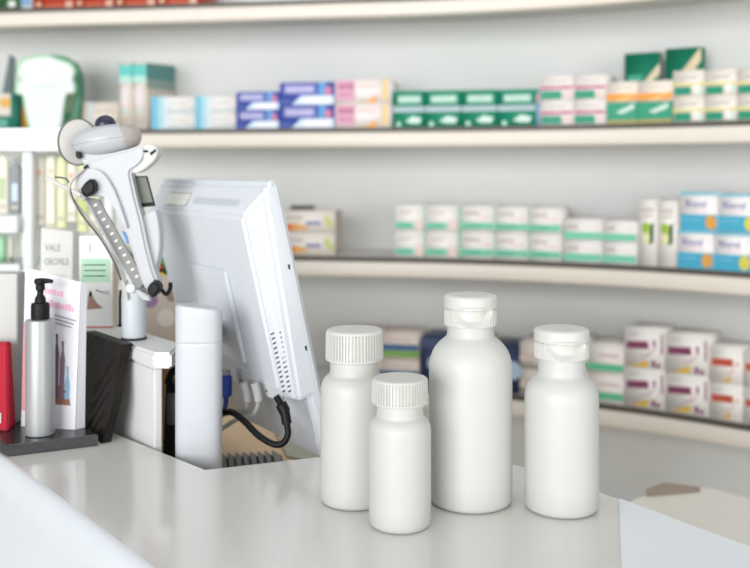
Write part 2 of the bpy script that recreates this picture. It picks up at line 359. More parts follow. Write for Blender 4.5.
PL = [('p', [(.05, .47), (.62, .50), (.60, .70), (.05, .66)], (150, 84, 112)), ('l', .1, .53, .55, .62, (116, 50, 84)), ('l', .1, .84, .36, .88, (200, 180, 180)), ('r', .72, .56, .79, .74, (170, 110, 140)), ('p', [(.12, .04), (.40, .12), (.58, .24), (.58, .04)], (234, 190, 48)),
      ('p', [(.3, .22), (.62, .34), (.86, .6), (.62, .40)], (206, 170, 176)), ('r', .7, .05, .78, .22, (146, 84, 124)), ('r', .82, .05, .9, .16, (146, 84, 124)), ('r', .93, .4, .98, .9, (180, 130, 150)), ('l', .12, .38, .5, .42, (216, 206, 204))]
stack(4, [(624.5, 664.5), (665.5, 708.5)], [39, 40], .12, (247, 243, 238), PL, 'white carton with plum logo and yellow corner on lowest shelf', group='plum logo cartons')
RD = [('p', [(.06, .47), (.74, .49), (.72, .70), (.06, .68)], (206, 104, 84)), ('l', .12, .54, .64, .63, (190, 70, 52)), ('p', [(.2, .06), (.5, .1), (.66, .26), (.64, .06)], (236, 186, 52)), ('p', [(.4, .24), (.7, .34), (.84, .5), (.7, .38)], (226, 150, 110)), ('e', .86, .58, .05, .06, (236, 180, 150)), ('l', .1, .82, .4, .86, (206, 196, 190))]
stack(4, [(709.5, 742.5), (743.3, 776)], [36, 36.5], .12, (247, 243, 238), RD, 'white carton with red logo and yellow corner on lowest shelf', group='red logo cartons')

# --- the white jar sign and its neighbours on the upper shelf
d0 = 2.93; zs = SZ[2]
def Q(x, y): return P(x, y, d0)
yb = HZ+(CZ-zs)*F/d0
t = thing('jar_sign', (Q(44, 0).x, d0, zs), 'white cut-out jar shaped sign with green outline on upper shelf', 'sign')
out = [(17, 84), (22, 80), (18, 75), (19, 66), (25, 60), (38, 57), (48, 56.5), (58, 60), (69, 64), (74, 71), (72, 79), (74, 86), (73, 93), (66, 94), (63, 108), (61, 122), (57, yb-.5), (33, yb-.5), (28, 120), (25, 106), (23, 95), (17, 93)]
def ring(pts, s): 
    cx = sum(p[0] for p in pts)/len(pts); cy = sum(p[1] for p in pts)/len(pts)
    return [(cx+(p[0]-cx)*s, cy+(p[1]-cy)*s) for p in pts]
o2 = spline([Vector((x, y, 0)) for x, y in out], 4, True)
cx = sum(p.x for p in o2)/len(o2); cy = sum(p.y for p in o2)/len(o2)
b = MB(); b.prism([P(cx+(p.x-cx)*1.08, min(yb-.2, cy+(p.y-cy)*1.055), d0+.004) for p in o2], (0, .02, 0), col((120, 200, 140)), .002); b.build('green_backing', t)
b = MB(); b.prism([P(p.x, min(p.y, yb-.3), d0-.006) for p in o2], (0, .0095, 0), mat('sign_white', (226, 230, 231), .5), .002)
b.face([P(x, y, d0-.0064) for x, y in ((32, 84), (58, 84), (58, 86.5), (32, 86.5))], col((206, 232, 216)))
b.face([P(x, y, d0-.0064) for x, y in ((36, 90), (54, 90), (54, 93), (36, 93))], col((222, 232, 240)))
b.build('jar_panel', t)
d1 = 2.99; yb1 = HZ+(CZ-zs-.0006)*F/d1
b = MB(); pp = [(40, 57), (52, 54), (64, 56), (74, 62), (80, 74), (81, 90), (79, 108), (75, yb1), (36, yb1)]
b.prism([P(x, y, d1) for x, y in pp], (0, .05, 0), col((96, 160, 128)), .006)
b.face([P(x, y, d1-.0006) for x, y in ((64, 66), (73, 70), (75, 90), (70, 112), (63, 112))], col((214, 206, 186)))
b.face([P(x, y, d1-.0008) for x, y in ((71, 72), (74, 74), (74, 82), (71, 82))], col((222, 200, 90)))
tag(b.build('display_standee'), 'rounded green standee peeping out behind the white jar sign', 'display')
yb2 = HZ+(CZ-zs-.0006)*F/3.10
b = MB(); b.prism([P(x, y, 3.10) for x, y in ((-12, yb2), (2, 92), (9, 54), (14, 58), (12, 92), (10, yb2))], (0, .02, 0), col((84, 104, 108)), .003)
tag(b.build('leaflet_holder'), 'slate grey leaflet holder leaning at left end of upper shelf', 'holder')

# ------------------------------------------------------------------ left display rack with hanging packs (behind the till)
DR = 1.9
def D(x, y, d=DR): return P(x, y, d)
t = thing('display_rack', (D(30, 0).x, DR, 0), 'white display rack with hanging packs at left, behind the till', 'rack')
RW = mat('rack_white', (224, 228, 229), .35)
def bar(x0, y0, x1, y1, d, th, m, bev=.002):
    a = P(x0, y1, d); c = P(x1, y0, d); b = MB(); b.box((a.x, d, a.z), (c.x, d+th, c.z), m, bev); return b
bar(-60, 128, 112, 151, DR-.02, .02, RW).build('header', t)
for x0, x1 in ((22, 32), (-58, -48), (104, 112)):
    a = P(x0, 151, DR); c = P(x1, 0, DR); b = MB(); b.box((a.x, DR, 0), (c.x, DR+.03, a.z), RW, .003); b.build('post', t)
a = P(-60, 150, DR+.16); c = P(114, 0, DR+.16); b = MB(); b.box((a.x, DR+.14, 0), (c.x, DR+.16, D(0, 150).z), mat('rack_back', (222, 226, 218), .5), 0); b.build('back_panel', t)
a = D(-60, 232); c = D(21, 216); b = MB(); b.box((a.x, DR-.02, a.z), (c.x, DR-.008, c.z), RW, .002); b.box((a.x, DR-.008, a.z), (c.x, DR+.13, a.z+.006), RW); b.build('ledge', t)
a = D(33, 290); b = MB(); b.box((a.x, DR-.01, a.z), (D(103, 0).x, DR+.13, a.z+.012), RW); b.build('ledge', t)
a = D(-47, 270); b = MB(); b.box((a.x, DR-.01, a.z), (D(21, 0).x, DR+.13, a.z+.012), RW); b.build('ledge', t)
for (x, y) in ((1, 152), (14, 160), (39, 155), (50, 153), (61, 155), (71, 158), (82, 158), (94, 158)):
    b = MB(); b.tube([D(x, y, DR+.139), D(x, y, DR-.004)], .0022, GREYM, 8); b.build('hook', t)
packs = [(-6, 8, 154, 214, (222, 216, 196), (170, 190, 130), 'beige and green hanging pack at far left of white rack'),
         (9.5, 20, 163, 214, (96, 104, 112), (190, 208, 226), 'dark grey hanging pack with pale window on white rack'),
         (35, 44, 158, 226, (226, 220, 204), (232, 168, 128), 'beige hanging pack with orange dot, nearest the rack post'),
         (45.5, 55, 156, 236, (228, 228, 204), (236, 186, 150), 'cream hanging pack, second from the rack post'),
         (56.5, 65.5, 157, 228, (214, 222, 150), (222, 226, 190), 'yellow green hanging pack, third from the rack post'),
         (67, 76, 161, 222, (224, 214, 196), (232, 160, 110), 'beige hanging pack left of the scanner cables'),
         (77.5, 87, 161, 232, (206, 214, 132), (170, 182, 80), 'lime hanging pack behind the scanner cables'),
         (89, 99, 161, 232, (216, 212, 188), (160, 170, 130), 'grey green hanging pack behind the scanner arm')]
for i, (x0, x1, y0, y1, c1, c2, lab) in enumerate(packs):
    c1 = tuple(int(v*.72+236*.28) for v in c1); c2 = tuple(int(v*.75+236*.25) for v in c2)  # haze over the rack mixed into the pack colours as pale grey
    a = D(x0, y1, DR+.03); c = D(x1, y0, DR+.03); xm = (a.x+c.x)/2
    b = MB(); b.prism([(a.x, DR+.03, a.z), (c.x, DR+.03, a.z), (c.x, DR+.03, c.z-.012), (xm+.006, DR+.03, c.z), (xm-.006, DR+.03, c.z), (a.x, DR+.03, c.z-.012)], (0, .012, 0), col(c1), .0025)
    w_ = c.x-a.x; h_ = c.z-a.z
    if i in (2, 3, 5): b.face([(xm+.3*w_*math.cos(k*.4), DR+.0294, c.z-.03+.3*w_*math.sin(k*.4)) for k in range(16)], col(c2))
    else: b.face([(a.x+.2*w_, DR+.0294, a.z+.25*h_), (c.x-.2*w_, DR+.0294, a.z+.25*h_), (c.x-.2*w_, DR+.0294, a.z+.6*h_), (a.x+.2*w_, DR+.0294, a.z+.6*h_)], col(c2))
    b.face([(a.x+.15*w_, DR+.0293, a.z+.1*h_), (c.x-.15*w_, DR+.0293, a.z+.1*h_), (c.x-.15*w_, DR+.0293, a.z+.16*h_), (a.x+.15*w_, DR+.0293, a.z+.16*h_)], col((196, 190, 170)))
    tag(b.build('hanging_pack'), lab, 'pack', 'packs hanging on the white rack')
lz = D(-47, 270).z+.0125
for (x0, x1, y0, c1, c2, lab) in ((-6, 4.5, 236, (178, 226, 186), (140, 200, 150), 'pale green bottle on the low left ledge of the rack'),
                            (7, 12, 236, (220, 218, 206), (140, 134, 108), 'white tube with olive cap on rack ledge, left of pair'),
                            (19, 25, 234, (218, 218, 210), (140, 134, 108), 'white tube with olive cap on rack ledge, by the post')):
    a = P(x0, y0, DR+.04); c = P(x1, 0, DR+.04); r = (c.x-a.x)/2; xm = (a.x+c.x)/2; h_ = a.z-lz
    t2 = thing('tube', (xm, DR+.05, lz), lab, 'tube', 'tubes on the rack ledge')
    M = Matrix.Translation((xm, DR+.05, lz))
    b = MB(); b.lathe([(r*.8, h_*.16), (r, h_*.2), (r, h_*.8), (r*.9, h_*.95), (r*.85, h_)], col(c1), 20, M); b.build('tube_body', t2)
    b = MB(); b.lathe([(r*.85, 0), (r*.9, h_*.02), (r*.9, h_*.155)], col(c2), 20, M); b.build('tube_cap', t2)

# ------------------------------------------------------------------ counter
ctr = [Vector((-.84, 1.597, 0)), Vector((-.793, 1.537, 0)), G(0, 455), G(141, 562)]
near = [(-.793, 1.537), tuple(G(-6, 452).xy), tuple(G(60, 500.5).xy), tuple(G(141, 562).xy), (-.12, .686), (-.04, .61), (.08, .575), (.36, .56)]
far = [(.42, .60), (.40, .70)] + [tuple(G(x, y).xy) for x, y in ((745, 545), (690, 526), (655, 512.5), (618, 499), (588, 488), (555, 476.5), (515, 465), (475, 457), (430, 453), (380, 453), (320, 457), (205, 470), (118, 435))] + [(-.62, 1.54)]
poly = near+far
t = thing('counter', (-.1, .85, 0), 'glossy pale grey shop counter carrying the four white bottles', 'counter')
nv = [Vector((x, y, 0)) for x, y in near]
flat = offset_curve(nv, .004)
b = bmesh.new(); pl2 = [(p.x, p.y) for p in flat]+far
top = [b.verts.new((x, y, CT)) for x, y in pl2]; bot = [b.verts.new((x, y, CT-.031)) for x, y in pl2]
n = len(pl2); b.faces.new(top); b.faces.new(bot[::-1])
for i in range(n): b.faces.new((top[i], bot[i], bot[(i+1) % n], top[(i+1) % n]))
m_ = MB(); m_.merge(b, COUNTER); m_.build('countertop', t, angle=25)
sec = [(.02, 0), (-.012, 0), (-.012, CT-.2), (-.012, CT-.04)]+[(.004-.016*math.cos(k*math.pi/20), CT-.03+.03*math.sin(k*math.pi/20)) for k in range(11)]+[(.004, CT-.0305), (.02, CT-.0312)]
m_ = MB(); sweep(m_, sec, FRONT, nv); m_.build('front_panel', t, angle=30)
# white mat at the right end
b = MB(); q = [G(619, 502), G(655, 515), G(690, 529), G(745, 549), Vector((.385, .70, CT)), Vector((.385, .62, CT)), Vector((.163, .62, CT))]
b.prism([(p.x, p.y, CT+.0002) for p in q], (0, 0, .004), mat('mat_white', (228, 233, 238), .45, noise=.01), .001)
tag(b.build('counter_mat'), 'bluish white mat covering the right end of the counter', 'mat')

# lower desk behind the counter
DZ = .88
b = MB(); b.prism([(x, y, DZ-.03) for x, y in ((-.72, 1.60), (-.335, 1.095), (-.17, .92), (.02, .95), (.02, 1.72), (-.72, 1.72))], (0, 0, .03), TAN, .002)
dk = thing('desk', (-.33, 1.36, 0), 'tan wooden desk set lower behind the counter, under the monitor', 'desk')
b.build('desk_top', dk)
for x, y in ((-.27, 1.10), (-.02, 1.12), (-.66, 1.67), (-.03, 1.66)):
    b = MB(); b.box((x-.025, y-.025, 0), (x+.025, y+.025, DZ-.0305), TAN, .002); b.build('leg', dk)
b = MB(); b.prism([p+Vector((0, 0, .0004)) for p in (G(274, 431, DZ), G(287, 458, DZ), G(345, 470, DZ), G(345, 436, DZ), G(285, 428, DZ))], (0, 0, .0025), mat('greygreen', (158, 160, 142), .6), 0)
tag(b.build('desk_mat'), 'grey green mat on the tan desk below the monitor corner', 'mat')
# ribbed grille lying on the desk
t = thing('ribbed_tray', tuple(G(255, 458, DZ)), 'dark grey ribbed tray lying on the tan desk under the cable', 'tray')
A = G(214, 466, DZ); B_ = G(283, 462, DZ); ex = (B_-A).normalized(); ey = Vector((-ex.y, ex.x, 0)); L = (B_-A).length
def tr(u, v, z): return A+ex*u*L+ey*v+Vector((0, 0, z+.0004))
b = MB(); b.hexa([tr(0, -.05, 0), tr(1, -.05, 0), tr(1, .02, 0), tr(0, .02, 0), tr(0, -.05, .004), tr(1, -.05, .004), tr(1, .02, .004), tr(0, .02, .004)], DARK, .001); b.build('tray_base', t)
b = MB()
for k in range(9):
    u = .03+k*.108
    b.hexa([tr(u, -.05, .004), tr(u+.075, -.05, .004), tr(u+.075, .02, .004), tr(u, .02, .004), tr(u-.05, -.05, .009), tr(u-.02, -.05, .009), tr(u-.02, .024, .009), tr(u-.05, .024, .009)], mat('rib_grey', (96, 96, 98), .5), .0008)
b.build('ribs', t)

# cream low table and grey folder at right, behind the counter
tb = thing('side_table', (.85, 1.75, 0), 'cream topped low table behind the right end of the counter', 'table')
zt = .70
b = MB(); q = [G(632, 498, zt), G(645, 494, zt), G(698, 486.5, zt), G(712, 487.5, zt), G(760, 500, zt), G(840, 530, zt), G(760, 580, zt), G(640, 560, zt), G(600, 520, zt)]
b.prism([(p.x, p.y, zt-.04) for p in q], (0, 0, .04), mat('table_cream', (240, 237, 226), .5, noise=.02), .006); b.build('tabletop', tb)
for p in (G(650, 510, zt), G(745, 510, zt), G(650, 545, zt), G(755, 555, zt)):
    b = MB(); b.lathe([(.022, 0), (.022, zt-.0405)], GREYL, 20, Matrix.Translation((p.x, p.y, 0))); b.build('leg', tb)
b = MB()
f0, f1, f2 = G(640, 493, zt), G(706, 490, zt), G(676, 486, zt)
b.hexa([G(646, 496.5, zt+.0005), G(700, 492, zt+.0005), G(700, 489, zt+.0005), G(650, 493, zt+.0005), G(646, 496.5, zt+.0005)+Vector((0, 0, .014)), G(700, 492, zt+.0005)+Vector((0, 0, .004)), G(700, 489, zt+.0005)+Vector((0, 0, .004)), G(664, 492, zt+.0005)+Vector((0, 0, .018))], mat('folder_brown', (158, 144, 130), .6), .001)
tag(b.build('folder'), 'brown grey folder lying on the back edge of the cream table', 'folder')

# ------------------------------------------------------------------ the four white bottles
def bottle(cx, yf, rpx, d, prof, capkind, cr, cy0, cy1, label):
    d -= .005; x = (cx-375)/F*d; loc = (x, d, CT+.0003); M = Matrix.Translation(loc)
    h = lambda y: (CZ-CT)-(y-HZ)/F*d          # height above the counter of a silhouette row
    s = d/F
    t = thing('medicine_bottle', loc, label, 'bottle', 'white medicine bottles on the counter')
    R = rpx*s
    pr = [(R*.86, 0), (R*.93, .0006), (R*.975, .002), (R*.995, .0045), (R, .008)]
    pts = spline([Vector((r*s, 0, h(y))) for r, y in prof], 6)
    pr += [(v.x, v.z) for v in pts]
    b = MB(); b.lathe(pr, BOTTLE, 72, M); b.build('bottle_body', t, angle=50)
    r = cr*s; z0 = h(cy1); z1 = h(cy0)
    H = z1-z0
    nr = prof[-1][0]*s
    if capkind == 'ribbed':
        n = 54*8
        def rf(a, rr, z):
            if z < z0+H*.10 or z > z0+H*.86: return rr
            k = (a*54/(2*math.pi)) % 1
            return rr*(1-.065*(1 if k < .48 else 0))
        pc = [(nr+.0008, z0+.0004), (r*.97, z0), (r*1.0, z0+.0006), (r*1.005, z0+H*.08), (r*1.0, z0+H*.10), (r*.998, z0+H*.11), (r*.985, z0+H*.86), (r*.975, z0+H*.90), (r*.955, z0+H*.955), (r*.92, z0+H*.985), (r*.86, z1-.0002), (r*.6, z1), (r*.2, z1)]
        b = MB(); b.lathe(pc, CAP, n, M, rf); b.build('screw_cap', t, angle=40)
    else:
        zs_ = z0+H*.56
        n = 320
        def scoop(a, z):                        # thumb recess on the side that faces the shop
            da = (a+math.pi/2+math.pi) % (2*math.pi)-math.pi
            u = abs(da)/.85; v = (zs_-z)/(zs_-z0)
            if u >= 1 or v < 0: return 0
            lim = math.sqrt(max(0, 1-u*u))
            return max(0, min(1, (lim-v)*3)) if v < lim else 0
        def rf(a, rr, z):
            if z > zs_-.0003: return rr
            sc = scoop(a, z); k = (a*40/(2*math.pi)) % 1
            groove = .035 if (k < .3 and sc == 0 and z0+H*.06 < z < zs_-H*.06) else 0
            return rr*(1-.2*sc*min(1, rr/r)-groove)
        steps = 16
        pc = [(nr+.0006, z0+.0006), (r*.96, z0), (r*.985, z0+.0005)] + [(r*.985, z0+.001+(zs_-z0-.0014)*i/steps) for i in range(steps+1)] + [(r*.95, zs_-.0002)]
        b = MB(); b.lathe(pc, CAP, n, M, rf); cl = b.build('cap_collar', t, angle=28)
        H2 = z1-zs_
        def rl(a, rr, z):
            da = abs((a+math.pi/2+math.pi) % (2*math.pi)-math.pi)
            return rr*(1+(.06*max(0, 1-(da/.5)**4) if z < zs_+H2*.24 and rr > r*.9 else 0))
        pl_ = [(r*.9, zs_), (r*.99, zs_), (r*1.005, zs_+.0004), (r*1.005, zs_+H2*.18), (r, zs_+H2*.24), (r*1.0, zs_+H2*.72), (r*.99, zs_+H2*.80), (r*.965, zs_+H2*.88), (r*.92, zs_+H2*.93), (r*.8, zs_+H2*.965), (r*.5, zs_+H2*.99), (r*.1, z1)]
        b = MB(); b.lathe(pl_, CAP, 120, M, rl); b.build('flip_lid', t, angle=32)
    return t
bottle(354.5, 510, 34, .925, [(34, 490), (34, 470), (34, 440), (34, 412), (34, 396), (33.9, 390), (33.2, 384.5), (31.4, 380), (28.6, 376.4), (25.8, 374), (24.6, 371.5), (24.4, 368), (24.4, 357)], 'ribbed', 29, 329, 359.5, 'white bottle with ribbed screw cap, behind the shortest bottle')
bottle(400, 534, 31, .8634, [(31, 515), (31, 500), (31, 475), (31, 450), (31, 434), (30.9, 429), (30.2, 424.5), (28.4, 420.6), (25.8, 417.6), (24, 415.6), (23.4, 413), (23.3, 409), (23.3, 400)], 'ribbed', 28.4, 377.5, 402.5, 'shortest white bottle with ribbed screw cap, standing nearest the camera')
bottle(470.5, 514, 41.5, .924, [(41.5, 490), (41.5, 470), (41.5, 430), (41.5, 395), (41.5, 376), (41.3, 366), (40, 357.5), (36.8, 349.5), (32, 343.2), (27, 338.8), (24.2, 336), (23.4, 333), (23.3, 329), (23.3, 322)], 'flip', 26.6, 294, 325, 'tallest and widest white bottle with flip top cap')
bottle(561.5, 519, 36.7, .906, [(36.7, 498), (36.7, 480), (36.7, 450), (36.7, 420), (36.7, 402), (36.4, 395), (35.2, 388.5), (32.6, 383), (29, 378.8), (25.8, 376), (24, 373.6), (23.4, 370.5), (23.3, 366), (23.3, 356)], 'flip', 27.4, 327.5, 357.5, 'rightmost white bottle with flip top cap')

# ------------------------------------------------------------------ monitor
def mk():
    vpx = -255
    wd = Vector(((vpx-375)/F, 1, 0)).normalized(); nh = Vector((-wd.y, wd.x, 0))
    d0_ = 1.08; X0 = (280-375)/F*d0_; Z0 = -(179-HZ)/F*d0_
    k = (337-375)/F; s = (X0-k*d0_)/(nh.x-k*nh.y); d1_ = d0_-nh.y*s; Zb = -(455-HZ)/F*d1_
    v = Vector((-nh.x*s, -nh.y*s, Zb-Z0)); Hm = v.length; v.normalize(); n_ = wd.cross(v)
    if n_.y > 0: n_ = -n_
    return Vector((X0, d0_, Z0+CZ)), wd, v, n_, Hm
MT_, mw, mv, mn, MHt = mk()
MW = .331
def mp(u, v, n): return MT_+mw*u+mv*v+mn*n
def muv(x, y, n):                         # pixel -> (u, v) on the monitor plane at height n
    o = Vector((0, 0, CZ)); r = P(x, y, 1)-o
    t_ = (mp(0, 0, n)-o).dot(mn)/r.dot(mn); p = o+r*t_-MT_
    return p.dot(mw), p.dot(mv)
PXp = Vector((-.2015, 1.087, DZ))
MON = thing('monitor', PXp, 'white desktop monitor seen from behind, tilted on its post', 'monitor')
b = MB(); b.hexa([mp(0, 0, 0), mp(MW, 0, 0), mp(MW, MHt, 0), mp(0, MHt, 0), mp(0, 0, .02), mp(MW, 0, .02), mp(MW, MHt, .02), mp(0, MHt, .02)], WHITEC, .006, 4); b.build('screen_frame', MON)
b = MB(); b.hexa([mp(.02, .02, -.0012), mp(MW-.02, .02, -.0012), mp(MW-.02, MHt-.03, -.0012), mp(.02, MHt-.03, -.0012), mp(.02, .02, .001), mp(MW-.02, .02, .001), mp(MW-.02, MHt-.03, .001), mp(.02, MHt-.03, .001)], mat('screen_glass', (20, 22, 26), .1), .0005); b.build('screen', MON)
bm = bmesh.new()
VB = .256
loops = [[(-.0006, -.0006), (MW+.0006, -.0006), (MW+.0006, VB), (-.0006, VB)], [(.001, .010), (MW-.001, .010), (MW-.001, VB), (.001, VB)], [(.0235, .034), (MW-.010, .034), (MW-.034, VB-.003), (.0235, VB-.003)]]
nn = [[.006]*4, [.022, .022, .034, .034], [.045]*4]
R = [[bm.verts.new(mp(u, v, nn[i][j])) for j, (u, v) in enumerate(l)] for i, l in enumerate(loops)]
for i in range(2):
    for j in range(4): bm.faces.new((R[i][j], R[i][(j+1) % 4], R[i+1][(j+1) % 4], R[i+1][j]))
bm.faces.new(R[2]); bm.faces.new(R[0][::-1])
bmesh.ops.recalc_face_normals(bm, faces=bm.faces)
bmesh.ops.bevel(bm, geom=[e for e in bm.edges], offset=.0042, segments=4, affect='EDGES', clamp_overlap=True)
b = MB(); b.merge(bm, WHITEC); HOU = b.build('back_housing', MON)
# vent slots on the slanted right cheek
def cheek(s_, v):                        # s_ 0 at outer edge, 1 at the inner edge
    u0, n0 = .002, .022+.012*(v-.012)/(VB-.012); u1, n1 = .0235, .045
    a = mp(u0+(u1-u0)*s_, v, n0+(n1-n0)*s_); o = (mn*(u1-u0)-mw*(n1-n0)).normalized()
    return a+o*.0013
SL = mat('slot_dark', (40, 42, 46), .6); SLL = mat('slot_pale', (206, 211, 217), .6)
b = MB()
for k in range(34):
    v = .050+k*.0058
    m = SL if k > 20 else SLL  # lighter upper and darker lower slots: their shading is put into the colour
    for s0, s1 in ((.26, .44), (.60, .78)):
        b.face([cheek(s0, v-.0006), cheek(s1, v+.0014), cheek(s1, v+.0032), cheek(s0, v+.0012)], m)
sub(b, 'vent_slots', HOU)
def topf(s_, u):                         # slanted top of the housing
    a = mp(u, .012+(.034-.012)*s_, .022+(.045-.022)*s_); o = (mn*(.022)-mv*(.023)).normalized(); return a+o*.0016
b = MB()
for k in range(26):
    u = .05+k*.0052
    b.face([topf(.3, u), topf(.3, u+.0016), topf(.62, u+.0016), topf(.62, u)], SLL)
sub(b, 'top_slots', HOU)
b = MB(); b.face([topf(.2, .20), topf(.2, .275), topf(.75, .275), topf(.75, .20)], col((232, 234, 222)))
b.face([topf(.14, .20), topf(.14, .275), topf(.2, .275), topf(.2, .20)], col((176, 182, 176))); sub(b, 'rating_label', HOU)
# mount plate
u0, v0 = muv(224, 273, .049); u1, v1 = muv(246, 364, .049); u2, v2 = muv(192, 268, .049)
pv = (v0+v2)/2-.004; pu0 = (u0+u1)/2; pu1 = u2
b = MB(); b.hexa([mp(pu0, pv, .0445), mp(pu1, pv, .0445), mp(pu1, v1, .0445), mp(pu0, v1, .0445), mp(pu0, pv, .050), mp(pu1, pv, .050), mp(pu1, v1, .050), mp(pu0, v1, .050)], WHITEC, .0015, 2); b.build('mount_plate', MON)
# metal connector strip along the bottom of the housing
b = MB(); b.hexa([mp(.022, VB-.0165, .042), mp(.30, VB-.0165, .042), mp(.30, VB+.0005, .042), mp(.022, VB+.0005, .042), mp(.022, VB-.0165, .0463), mp(.30, VB-.0165, .0463), mp(.30, VB+.0005, .0463), mp(.022, VB+.0005, .0463)], mat('strip_metal', (214, 217, 219), .4), .0006)
for u in (.055, .09, .125, .16, .2):
    b.face([mp(u+.0022*math.cos(k*.5236), VB-.007+.0018*math.sin(k*.5236), .0466) for k in range(12)], SL)
b.build('connector_strip', MON)
b = MB()
for (x, y) in ((284, 266), (302, 347)):   # small moulded marks on the side
    u, v = muv(x, y, .012)
    q = Vector((0, 0, 0))-mw*.0003
    b.face([mp(-.0004, v-.003, .010), mp(-.0004, v-.002, .013), mp(-.0004, v+.0035, .0125), mp(-.0004, v+.003, .0105)], SL)
b.build('side_marks', MON)
# post (rounded column), its cap and the hinge arm
PT = P(200, 306, PXp.y).z
def oval(z, k=1, dz=(0, 0)):
    pts = []
    for i in range(40):
        a = 2*math.pi*i/40; c, s_ = math.cos(a), math.sin(a)
        x = math.copysign(abs(c)**.55, c)*.0262*k; y = math.copysign(abs(s_)**.7, s_)*.0165*k
        pts.append(Vector((PXp.x+x, PXp.y+y, z+dz[0]*x)))
    return pts
def loft(mb, rings, m):
    b = bmesh.new(); RR = [[b.verts.new(p) for p in r] for r in rings]
    for i in range(len(RR)-1):
        n = len(RR[i])
        for k in range(n): b.faces.new((RR[i][k], RR[i][(k+1) % n], RR[i+1][(k+1) % n], RR[i+1][k]))
    b.faces.new(RR[0][::-1]); b.faces.new(RR[-1]); mb.merge(b, m)
zsm = P(200, 341, PXp.y).z
b = MB(); loft(b, [oval(DZ+.006), oval(DZ+.012), oval(zsm-.004), oval(zsm-.0008), oval(zsm-.0003, .985)], WHITEP); b.build('post', MON)
b = MB(); loft(b, [oval(zsm-.0002, .985), oval(zsm+.0004), oval(zsm+.003), oval(PT-.013, 1, (-.12, 0)), oval(PT-.004, 1, (-.12, 0)), oval(PT-.001, .97, (-.12, 0)), oval(PT, .9, (-.12, 0))], WHITEP); b.build('post_head', MON)
b = MB(); loft(b, [oval(DZ+.0005, 1.12), oval(DZ+.004, 1.12), oval(DZ+.006, 1.03)], WHITEP); b.build('foot', MON)
hp = mp((pu0+pu1)/2+.02, (pv+v1)/2+.02, .049)
b = MB(); b.tube([Vector((PXp.x, PXp.y+.008, PT-.03)), Vector((PXp.x, PXp.y+.04, hp.z-.0)), hp], .013, WHITEP, 16); b.build('hinge_arm', MON)

# cables under the monitor
cb = thing('power_cable', mp(.03, VB+.01, .03), 'thick black power cable looping down from the monitor plug', 'cable')
b = MB(); dd = 1.085
pl = [P(276, 396, 1.085), P(281, 404, 1.085), P(285, 412, 1.083)]
b.tube(pl, lambda q: .0038 if q < .45 else .0066, BLACK, 14); b.tube([P(284.5, 410, 1.083), P(287, 424, 1.08)], .0058, BLACK, 14); b.build('plug', cb)
b = MB(); b.tube([P(286.5, 421, 1.08), P(288, 434, 1.078), P(283, 443, 1.078), P(273, 444, 1.08), P(258, 435, 1.09), P(243, 420, 1.11), P(230, 412, 1.13), P(216, 416, 1.15), P(206, 440, 1.18), G(212, 462, DZ)+Vector((-.02, .06, .005))], .0038, BLACK, 12); b.build('cord', cb)
t = thing('monitor_plug', P(228, 372, 1.17), 'blue video plug under the monitor beside the post', 'plug')
b = MB(); M = Matrix.Translation(P(226, 386, 1.17)); b.box((-.007, -.006, -.013), (.007, .006, .014), mat('plug_blue', (38, 62, 140), .4), .002, M); b.box((-.005, -.004, .014), (.005, .004, .019), GREYM, .0005, M); b.build('plug_body', t)
b = MB(); b.tube([P(226, 396, 1.17), P(226, 403, 1.178), P(224, 410, 1.20), P(216, 425, 1.22)], .003, mat('plug_blue', (38, 62, 140)), 10); b.build('plug_cord', t)
for i, (xs, lab) in enumerate((((243, 246, 247, 243, 232), 'grey data cable under monitor, nearer the blue plug'), ((254, 257, 258, 252, 238), 'grey data cable under monitor, nearer the black plug'))):
    d_ = 1.14-.015*i
    b = MB(); b.tube([P(xs[0], 383, d_), P(xs[1], 392, d_), P(xs[2], 404, d_), P(xs[3], 412+i*4, d_+.01), P(xs[4], 412+i*7, d_+.02), P(220, 416+i*14, d_+.03)], lambda q: .0048 if q < .36 else .0028, mat('cable_grey', (176, 178, 176), .5), 10)
    tag(b.build('data_cable'), lab, 'cable', 'grey data cables under the monitor')

# ------------------------------------------------------------------ riser (white raised stand)
RZ = CZ-.2099
L_ = Vector((-.62, .784, 0)); Bv = Vector((.784, .62, 0))
P1 = Vector((-.2550, 1.0965, 0))
rt = thing('counter_riser', (-.40, 1.3, DZ), 'white raised stand behind the counter carrying the scanner', 'stand')
b = MB(); q = [P1-Bv*.003-L_*.004, Vector((-.2335, 1.0905, 0)), P1+Bv*.05+L_*.03, P1+L_*.56+Bv*.05, P1+L_*.56-Bv*.003]
b.prism([(p.x, p.y, RZ-.0185) for p in q], (0, 0, .0185), mat('riser_white', (220, 221, 220), .4), .003); b.build('stand_top', rt)
b = MB()
a0 = P1; a1 = P1+Bv*.011-Vector((0, 0, 0)); a2 = P1+L_*.55+Bv*.011; a3 = P1+L_*.55
b.hexa([(p.x, p.y, DZ+.0004) for p in (a0, a1, a2, a3)]+[(p.x, p.y, RZ-.019) for p in (a0, a1, a2, a3)], mat('riser_white', (220, 221, 220)), .002); b.build('side_panel', rt)
b = MB(); c0 = P1+L_*.50+Bv*.0115; c1 = P1+L_*.50+Bv*.048
b.hexa([(p.x, p.y, DZ+.0004) for p in (c0, c1, c1+L_*.01, c0+L_*.01)]+[(p.x, p.y, RZ-.019) for p in (c0, c1, c1+L_*.01, c0+L_*.01)], WHITEP, .001); b.build('end_panel', rt)
